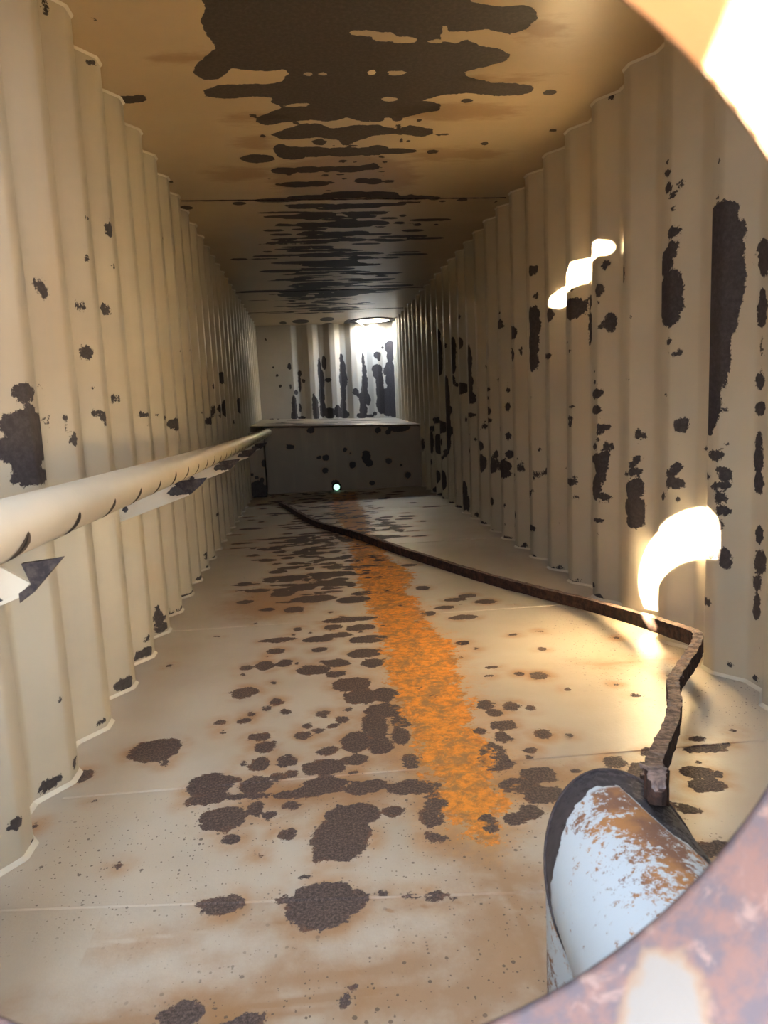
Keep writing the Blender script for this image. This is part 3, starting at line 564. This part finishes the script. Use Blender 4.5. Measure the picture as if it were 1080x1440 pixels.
rod['label'] = 'thin pale rod hanging slantwise from the open roof hatch'; rod['category'] = 'rod'
# ------------------------------------------------------------------ raised steel step along the end wall
step = thing('steel_step', 'low cream painted steel step across the far end with peeled dark top edge', 'step', (.4, 9.7, 0))
LX0, LX1 = -.60, RIGHT+.068
def ltop(x, y): return .885-.033*(x+.6)+(y-9.7)*.024
xs = np.linspace(LX0, LX1, 90); zs = np.linspace(0, 1, 50)
X, T = np.meshgrid(xs, zs, indexing='ij'); Z = T*ltop(X, 9.7)
me = grid_mesh('front_plate', np.stack([X-.4, np.full_like(X, 0.), Z], -1), False, {'peel': sd_ellipses(X, Z, PEEL_LEDGE)})
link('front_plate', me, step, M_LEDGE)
ys = np.linspace(9.66, DEPTH-.0, 60); X, Y = np.meshgrid(np.linspace(LX0-.2, LX1, 80), ys, indexing='ij')
far_top = [(rng.uniform(-.6, 1.2), rng.uniform(9.8, 12.2), rng.uniform(.08, .30), rng.uniform(.05, .16)) for _ in range(26)]
me = grid_mesh('top_plate', np.stack([X-.4, Y-9.7, ltop(X, Y)+.012], -1), True, {'peel': sd_ellipses(X, Y, far_top)})
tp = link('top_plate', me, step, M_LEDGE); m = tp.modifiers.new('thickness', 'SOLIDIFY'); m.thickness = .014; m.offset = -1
sv = [(LX0-.4, 0, 0), (LX0-.4, DEPTH-9.7, 0), (LX0-.4, DEPTH-9.7, ltop(LX0, DEPTH)), (LX0-.4, 0, ltop(LX0, 9.7))]
solid('side_plate', prism([(p[1], p[2]) for p in sv], 0, LX0-.4, LX0-.39), step, M_DARK)
post_x = np.linspace(LEFT-.06, -.585, 20); X, Z = np.meshgrid(post_x, np.linspace(0, .84, 60), indexing='ij')
me = grid_mesh('post_plate', np.stack([X-.4, np.full_like(X, 9.36-9.7), Z], -1), False,
               {'peel': sd_ellipses(X, Z, [(-.70, .10, .10, .12), (-.60, .06, .06, .10), (-.64, .22, .03, .04), (-.60, .44, .03, .05), (-.76, .30, .02, .02), (-.70, .26, .03, .02)])})
po = link('post_plate', me, step, M_LEDGE); m = po.modifiers.new('thickness', 'SOLIDIFY'); m.thickness = .012
# ------------------------------------------------------------------ glowing disc in place of a daylight hole at the step foot
daylight_disc = thing('drain_hole_glow', 'small pale green glowing disc for daylight through a hole low on the far step', 'light', (.335, 9.67, .045))
n = 24
def disc_y(r, y0, y1, n=24): return prism([(r*math.cos(2*math.pi*k/n), r*math.sin(2*math.pi*k/n)) for k in range(n)], 1, y0, y1)
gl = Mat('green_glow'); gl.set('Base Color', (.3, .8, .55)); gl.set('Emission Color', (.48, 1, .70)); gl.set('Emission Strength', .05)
solid('lens', disc_y(.042, -.012, .0), daylight_disc, gl.m)  # emissive disc standing for the daylight in the hole
rv, rf = ring(.045, .066, -.02, .029, 24); solid('hole_rim', ([(a, c, b) for a, b, c in rv], rf), daylight_disc, M_BLACK)
# ------------------------------------------------------------------ pipe along the left wall
pipe = thing('coil_pipe', 'long cream painted pipe with cut slots running along the left wall', 'pipe', (-.51, 1, .9))
M_PIPE = painted('pipe_paint', base=(.60, .52, .40), amp=.02, streak=(2, 2, 2), mott=.12).m
PR = .0497
def axis(y): return Vector((-.5092-.0026*y, y, .9166-.0179*y+.0009*y*y))
org = Vector((-.51, 1, .9))
ysp = np.r_[np.linspace(.42, 9.6, 110)]; v, f = tube([axis(y)-org for y in ysp], PR, 40)
b = solid('barrel', (v, f), pipe, M_PIPE, True)
pk = sd_ellipses(np.array([p[1]+1 for p in v]), np.array([0. for p in v]), [])+.2; b.data.attributes.new('peel', 'FLOAT', 'POINT').data.foreach_set('value', pk)
M_SLOT = rusty('burnt_slot_edge', (.045, .032, .024), (.10, .070, .050), None, 60, .8, .001)
def slot(y0, a0, a1, w, lean):
    """curved lens-shaped cut on the pipe: angle measured down from the side facing the tank."""
    n = 14; v, f, mats = [], [], []
    rows = []
    for i in range(n+1):
        t = i/n; ang = -math.radians(a0+(a1-a0)*t)
        hw = w*(math.sin(math.pi*t)**.75)*(1.15-.5*t)*random.uniform(.9, 1.1)+.0008; yc = y0-lean*t**1.6
        row = []
        for k, s_ in enumerate((-1, -.28, .28, 1)):
            yy = yc+s_*hw; r = PR+.0012
            row.append(axis(yy)+Vector((r*math.cos(ang), 0, r*math.sin(ang)))-org)
        rows.append(row)
    for r in rows: v += r
    for i in range(n):
        for k in range(3): f.append((4*i+k, 4*i+k+1, 4*i+5+k, 4*i+4+k)); mats.append(1 if k == 1 else 0)
    me = pydata('slot', v, f); o = link('slot', me, pipe, (M_SLOT, M_BLACK)); me.polygons.foreach_set('material_index', mats)
y = 1.20
i = 0
while y < 9.3:
    slot(y, random.uniform(-14, 6) if i > 1 else 2, 86, random.uniform(.018, .024)*(1.1 if i < 2 else 1), .035+.012*random.random()); y += .268; i += 1
# ------------------------------------------------------------------ brackets under the pipe
M_BRK = painted('bracket_paint', base=(.60, .54, .44), amp=.03, fine=.015, rust_edge=.3).m
BR = [(1.33, 'near cream gusset bracket with a dark torn tip at the left edge of view'),
      (2.985, 'second gusset bracket under the pipe with a ragged dark tip'),
      (4.46, 'third gusset bracket along the pipe with a brown peeled top'),
      (5.94, 'fourth small gusset bracket along the pipe in the shade'),
      (7.42, 'farthest gusset bracket under the pipe near the step')]
for i, (y, lab) in enumerate(BR):
    t = thing('pipe_bracket', lab, 'bracket', (-.8, y, .66), 'gusset brackets carrying the pipe')
    sh = -.035 if i == 0 else 0.
    zt = axis(y).z-PR-(.020 if i == 0 else .004)-.66; dz = zt-.165
    P2 = [(-.033, -.005+dz), (.30+sh, .105+dz), (.318+sh, .122+dz), (.255+sh, zt), (-.033, zt)]
    me = fix(pydata('plate', *prism(P2, 1, -.004, .004)))
    bm = bmesh.new(); bm.from_mesh(me); bmesh.ops.triangulate(bm, faces=bm.faces[:]); bmesh.ops.subdivide_edges(bm, edges=bm.edges[:], cuts=7, use_grid_fill=True); bm.to_mesh(me); bm.free()
    co = np.array([q.co for q in me.vertices]); bl = [(.03+.02*i, .06, .02, .02), (.02, .02, .012, .012), (.26, .12, .05, .02)] if i != 0 else [(.12, .11, .09, .035), (.20, .09, .03, .02)]
    me.attributes.new('peel', 'FLOAT', 'POINT').data.foreach_set('value', sd_ellipses(co[:, 0], co[:, 2]-dz, bl).astype(np.float32))
    link('plate', me, t, M_BRK)
    fl = [(-.033, -.005+dz), (.30+sh, .105+dz), (.302+sh, .099+dz), (-.031, -.011+dz)]
    me = solid('lip', prism(fl, 1, -.006, .03), t, M_BRK).data; peel_free(me)
    tip = [(.235, zt-.008), (.30, zt-.004), (.375, zt+.002), (.355, zt-.022), (.318, .112+dz), (.300, .100+dz), (.292, .115+dz), (.285, .108+dz), (.268, .128+dz), (.255, .122+dz), (.25, .14+dz)]
    tip = [(x_+sh, z_) for x_, z_ in tip] if i else [(.272, zt-.006), (.33, zt-.001), (.345, zt+.001), (.285, zt-.062), (.262, zt-.078), (.262, zt-.06), (.285, zt-.045)]
    solid('torn_tip', prism(tip, 1, -.0065, .007), t, M_DARK)
# ------------------------------------------------------------------ the long bent strip
def smooth_path(pts, sub):
    out = []
    for i in range(len(pts)-1):
        p0, p1, p2, p3 = (Vector(pts[max(i-1, 0)]), Vector(pts[i]), Vector(pts[i+1]), Vector(pts[min(i+2, len(pts)-1)]))
        for k in range(sub):
            t = k/sub; out.append(.5*((2*p1)+(p2-p0)*t+(2*p0-5*p1+4*p2-p3)*t*t+(3*p1-p0-3*p2+p3)*t**3))
    return out+[Vector(pts[-1])]
SP = [(-.38, 8.4, .014), (-.28, 8.0, .02), (-.15, 7.37, .026), (.05, 6.6, .026), (.34, 5.93, .03), (.61, 5.16, .03), (.89, 4.43, .03), (1.06, 4.03, .03), (1.22, 3.71, .031),
      (1.37, 3.30, .052), (1.40, 2.89, .105), (1.41, 2.64, .135), (1.40, 2.47, .16), (1.375, 2.40, .158), (1.32, 2.335, .142), (1.22, 2.22, .138), (1.115, 2.085, .145), (1.085, 2.03, .15), (1.0, 1.86, .172), (.9, 1.70, .182), (.75, 1.47, .235), (.60, 1.20, .335), (.515, 1.01, .45), (.478, .94, .503), (.462, .905, .518), (.452, .882, .512)]
pts = smooth_path(SP, 9)
strip = thing('steel_strip', 'long rusty flaking steel bar snaking over the floor and up onto the elbow', 'strip', (0, 0, 0))
def sweep_bar(pts, hw, hh):
    v, f = [], []
    for i, p in enumerate(pts):
        t = (pts[min(i+1, len(pts)-1)]-pts[max(i-1, 0)]); t.z *= .3; t.normalize(); s_ = Vector((t.y, -t.x, 0)).normalized(); u = s_.cross(t)
        j = lambda a: random.uniform(-a, a)
        h0 = min(hh, p.z-.001) if p.z < .04 else hh
        sec = [(-1, -1), (-1, 0), (-1, 1), (0, 1), (1, 1), (1, 0), (1, -1)]
        kk = 1-.42*max(0, (i-len(pts)+32)/31)-(.30*max(0, (i-len(pts)+7)/6))
        for a, b in sec: v.append(p+s_*(a*hw*kk+j(.0022))+u*((h0 if b < 0 else hh)*b*kk+(j(.002) if b >= 0 else 0)))
        n = len(sec)
        if i:
            o = (i-1)*n
            for k in range(n): f.append((o+k, o+(k+1) % n, o+n+(k+1) % n, o+n+k))
    n = 7; f.append(tuple(range(n))); f.append(tuple(range(len(v)-n, len(v)))[::-1])
    return v, f
v, f = sweep_bar(pts, .018, .029)
me = fix(pydata('bar', v, f)); o = link('bar', me, strip, (M_STRIP, M_STRIPSIDE))
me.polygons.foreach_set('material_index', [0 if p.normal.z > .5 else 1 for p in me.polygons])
# flaking scale lifted along the near stretch
for i in range(120, len(pts)-14, 7):
    p = pts[i]; t = (pts[i+1]-pts[i-1]).normalized(); s_ = Vector((t.y, -t.x, 0)).normalized(); a = random.uniform(.006, .012)
    q = p+s_*random.choice((-1, 1, 1))*.013+Vector((0, 0, .022))
    vv = []
    for k in range(7):
        w = 2*math.pi*k/7; vv.append(q+t*math.cos(w)*a*1.6*random.uniform(.6, 1.2)+s_*math.sin(w)*a*random.uniform(.6, 1.2)+Vector((0, 0, .004*math.sin(w)+.003)))
    vv += [p_-Vector((0, 0, .005)) for p_ in vv]
    solid('scale_flake', (vv, [tuple(range(7)), tuple(range(7, 14))[::-1]]+[(k, k+7, (k+1) % 7+7, (k+1) % 7) for k in range(7)]), strip, M_STRIP)
# ------------------------------------------------------------------ mitred elbow pipe under the manway
EC, ER, EA = Vector((.421, .9065, .368)), .117, .10
fw = Vector((math.sin(EA), math.cos(EA), 0)); sd = Vector((math.cos(EA), -math.sin(EA), 0)); zz = Vector((0, 0, 1))
elbow = thing('elbow_pipe', 'white mitred elbow pipe with rust blooms and peeled dark edges near the manway', 'pipe', (EC.x, EC.y, 0))
eo = Vector((EC.x, EC.y, 0))
def elbow_mat():
    s = painted('white_pipe_paint', base=(.47, .52, .55), amp=.035, fine=.012, mott=.04)
    old = s.b.inputs['Base Color'].links[0].from_socket
    r = s.attr('rust')
    n = s.math('ADD', s.math('MULTIPLY', s.noise(24, 6, .8), .50), s.math('MULTIPLY', s.noise(85, 5, .8), .50))
    k = s.ramp(s.math('ADD', n, s.math('MULTIPLY', r, .17)), .585, .635)
    peel = s.ramp(s.attr('peel'), .0, .01)
    col = s.mix(s.ramp(s.noise(14, 4), .4, .6), (.36, .165, .06), (.20, .10, .06))
    s.set('Base Color', s.mix(s.math('MULTIPLY', k, peel), old, col))
    s.set('Roughness', s.ramp(k, 0, 1, .38, .8)); return s.m
M_ELBOW = elbow_mat()
nw = 96
W = np.linspace(0, 2*math.pi, nw+1)
L = np.r_[np.linspace(0, .25, 70), np.linspace(.26, .60, 24)]
def leg(name, direction, fade):
    P = np.zeros((len(W), len(L), 3)); peel = np.zeros((len(W), len(L))); rust = np.zeros_like(peel)
    for i, w in enumerate(W):
        c, s_ = math.cos(w), math.sin(w)
        if direction == 'back': base = sd*ER*c+zz*ER*s_+fw*ER*s_+Vector((0, 0, EC.z)); d = -fw
        else: base = sd*ER*c+fw*ER*s_+zz*(EC.z+ER*s_); d = -zz
        ln = L if direction == 'back' else L*((EC.z+ER*s_)/.60)
        P[i] = np.array(base)[None, :]+np.outer(ln, np.array(d))
        deg = math.degrees(w) % 360
        if direction == 'back':
            wd = np.interp(deg, [0, 20, 50, 68, 77, 86, 115, 150, 172, 190, 330, 345, 360], [.15, .17, .17, .155, .115, .045, .046, .058, .034, 0, 0, .1, .15])
            peel[i] = ln-wd
            rust[i] = np.exp(-((deg-84)/42)**2)*np.clip(1.35-ln/.42, 0, 1)
            if wd <= 0: peel[i] = .3
        else:
            peel[i] = .3 if deg > 170 else -.05; rust[i] = .45+.5*np.clip((ln-.12)/.2, 0, 1)
    me = grid_mesh(name, P, direction != 'back', {'peel': peel, 'rust': rust})
    o = link(name, me, elbow, M_ELBOW, None, True); m = o.modifiers.new('wall', 'SOLIDIFY'); m.thickness = .006; m.offset = -1
    return o
leg('horizontal_leg', 'back', 0); leg('vertical_leg', 'down', 0)
sv = []
for w in W[:-1]: sv.append(sd*ER*1.004*math.cos(w)+fw*ER*1.004*math.sin(w)+zz*(EC.z+ER*1.004*math.sin(w)))
v, f = [], []
for i, p in enumerate(sv):
    out = (p-zz*EC.z).normalized()
    t = (sv[(i+1) % nw]-sv[i-1]).normalized(); nn = t.cross(out)
    for k in range(6): a = 2*math.pi*k/6; v.append(p+out*math.cos(a)*.0026+nn*math.sin(a)*.0026)
for i in range(nw):
    for k in range(6): a, b = i*6, ((i+1) % nw)*6; f.append((a+k, a+(k+1) % 6, b+(k+1) % 6, b+k))
deg = [(360*i/nw) for i in range(nw)]
solid('mitre_weld', (v, f), elbow, M_DARK, True)
# ------------------------------------------------------------------ manway neck round the viewer
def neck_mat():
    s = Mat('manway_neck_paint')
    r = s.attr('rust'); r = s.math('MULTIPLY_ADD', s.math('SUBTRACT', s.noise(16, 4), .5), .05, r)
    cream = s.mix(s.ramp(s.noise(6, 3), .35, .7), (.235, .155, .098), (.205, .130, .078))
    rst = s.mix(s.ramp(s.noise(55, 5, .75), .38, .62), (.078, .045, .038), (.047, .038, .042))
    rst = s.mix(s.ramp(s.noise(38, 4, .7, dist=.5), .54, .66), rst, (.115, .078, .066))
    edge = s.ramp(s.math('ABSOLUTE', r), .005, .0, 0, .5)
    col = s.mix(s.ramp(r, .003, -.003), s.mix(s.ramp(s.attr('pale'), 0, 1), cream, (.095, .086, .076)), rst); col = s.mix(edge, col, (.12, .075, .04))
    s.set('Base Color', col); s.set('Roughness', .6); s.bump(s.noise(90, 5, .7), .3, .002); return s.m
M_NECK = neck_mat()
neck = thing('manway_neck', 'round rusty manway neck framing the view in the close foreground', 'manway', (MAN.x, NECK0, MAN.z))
th = np.linspace(0, 2*math.pi, 601); yy = np.linspace(0, FRONT-NECK0+.004, 60)
TH, YY = np.meshgrid(th, yy, indexing='ij')
tdeg = (np.degrees(TH)+180) % 360-180                      # 0 = right, 90 = top
S = np.radians(tdeg)*MAN_R                                 # arc length from the right side
rust = np.where(tdeg > -8, .05, 0)
d_rust = sd_poly(S, YY, [(np.radians(-175)*MAN_R, -.1), (np.radians(-14)*MAN_R, -.1), (np.radians(-14)*MAN_R, .5), (np.radians(-175)*MAN_R, .5)])
patch = sd_poly(S, YY, [(S_*MAN_R, y_) for S_, y_ in [(-.964, .286), (-.94, .290), (-.918, .284), (-.90, .275), (-.858, .271), (-.87, .25), (-.905, .23), (-.93, .20), (-1.10, .20), (-1.05, .25), (-1.0, .275)]])
d_rust = np.maximum(d_rust, -patch)
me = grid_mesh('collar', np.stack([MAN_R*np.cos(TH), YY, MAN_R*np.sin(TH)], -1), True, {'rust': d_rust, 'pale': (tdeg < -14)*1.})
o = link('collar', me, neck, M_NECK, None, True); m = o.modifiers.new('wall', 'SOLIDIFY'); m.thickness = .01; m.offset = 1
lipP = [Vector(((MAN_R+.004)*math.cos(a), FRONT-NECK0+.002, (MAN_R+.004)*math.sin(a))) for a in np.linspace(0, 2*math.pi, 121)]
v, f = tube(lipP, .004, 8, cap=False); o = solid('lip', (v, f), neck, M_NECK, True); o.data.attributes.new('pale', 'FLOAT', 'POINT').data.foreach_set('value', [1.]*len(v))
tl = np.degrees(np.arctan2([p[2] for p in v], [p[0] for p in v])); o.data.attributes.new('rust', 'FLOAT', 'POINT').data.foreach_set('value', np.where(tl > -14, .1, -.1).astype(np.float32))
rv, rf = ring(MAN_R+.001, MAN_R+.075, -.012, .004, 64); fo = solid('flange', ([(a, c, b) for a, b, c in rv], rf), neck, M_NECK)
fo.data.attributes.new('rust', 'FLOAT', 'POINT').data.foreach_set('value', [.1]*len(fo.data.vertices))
# outside, behind the viewer: unseen disc added to cut the sunbeam to a crescent
BLOCKER_C = Vector((.03, NECK0, .88))-SUN_DIR*.55
sun_blocker = thing('sunbeam_blocker', 'unseen round disc added behind the viewer to cut the sunbeam to a crescent', 'sun_blocker', BLOCKER_C)
q = (-SUN_DIR).to_track_quat('Z', 'Y')
def turned(vf): return [q @ Vector(p) for p in vf[0]], vf[1]
v, f = [], []
solid('plate', turned(prism([(.215*math.cos(2*math.pi*k/48), .215*math.sin(2*math.pi*k/48)) for k in range(48)], 2, -.006, .006)), sun_blocker, M_CREAM); peel_free(sun_blocker.children[0].data)
solid('blocker_arm', turned(box(.035, .25, .0, .46, -.02, -.008)), sun_blocker, M_DARK)  # added arm that trims the right end of the sun crescent
solid('blocker_rod', turned(tube([(-.06, 0, .006), (-.06, 0, .05), (.06, 0, .05), (.06, 0, .006)], .008, 8)), sun_blocker, M_DARK)  # bent rod on the added blocker disc
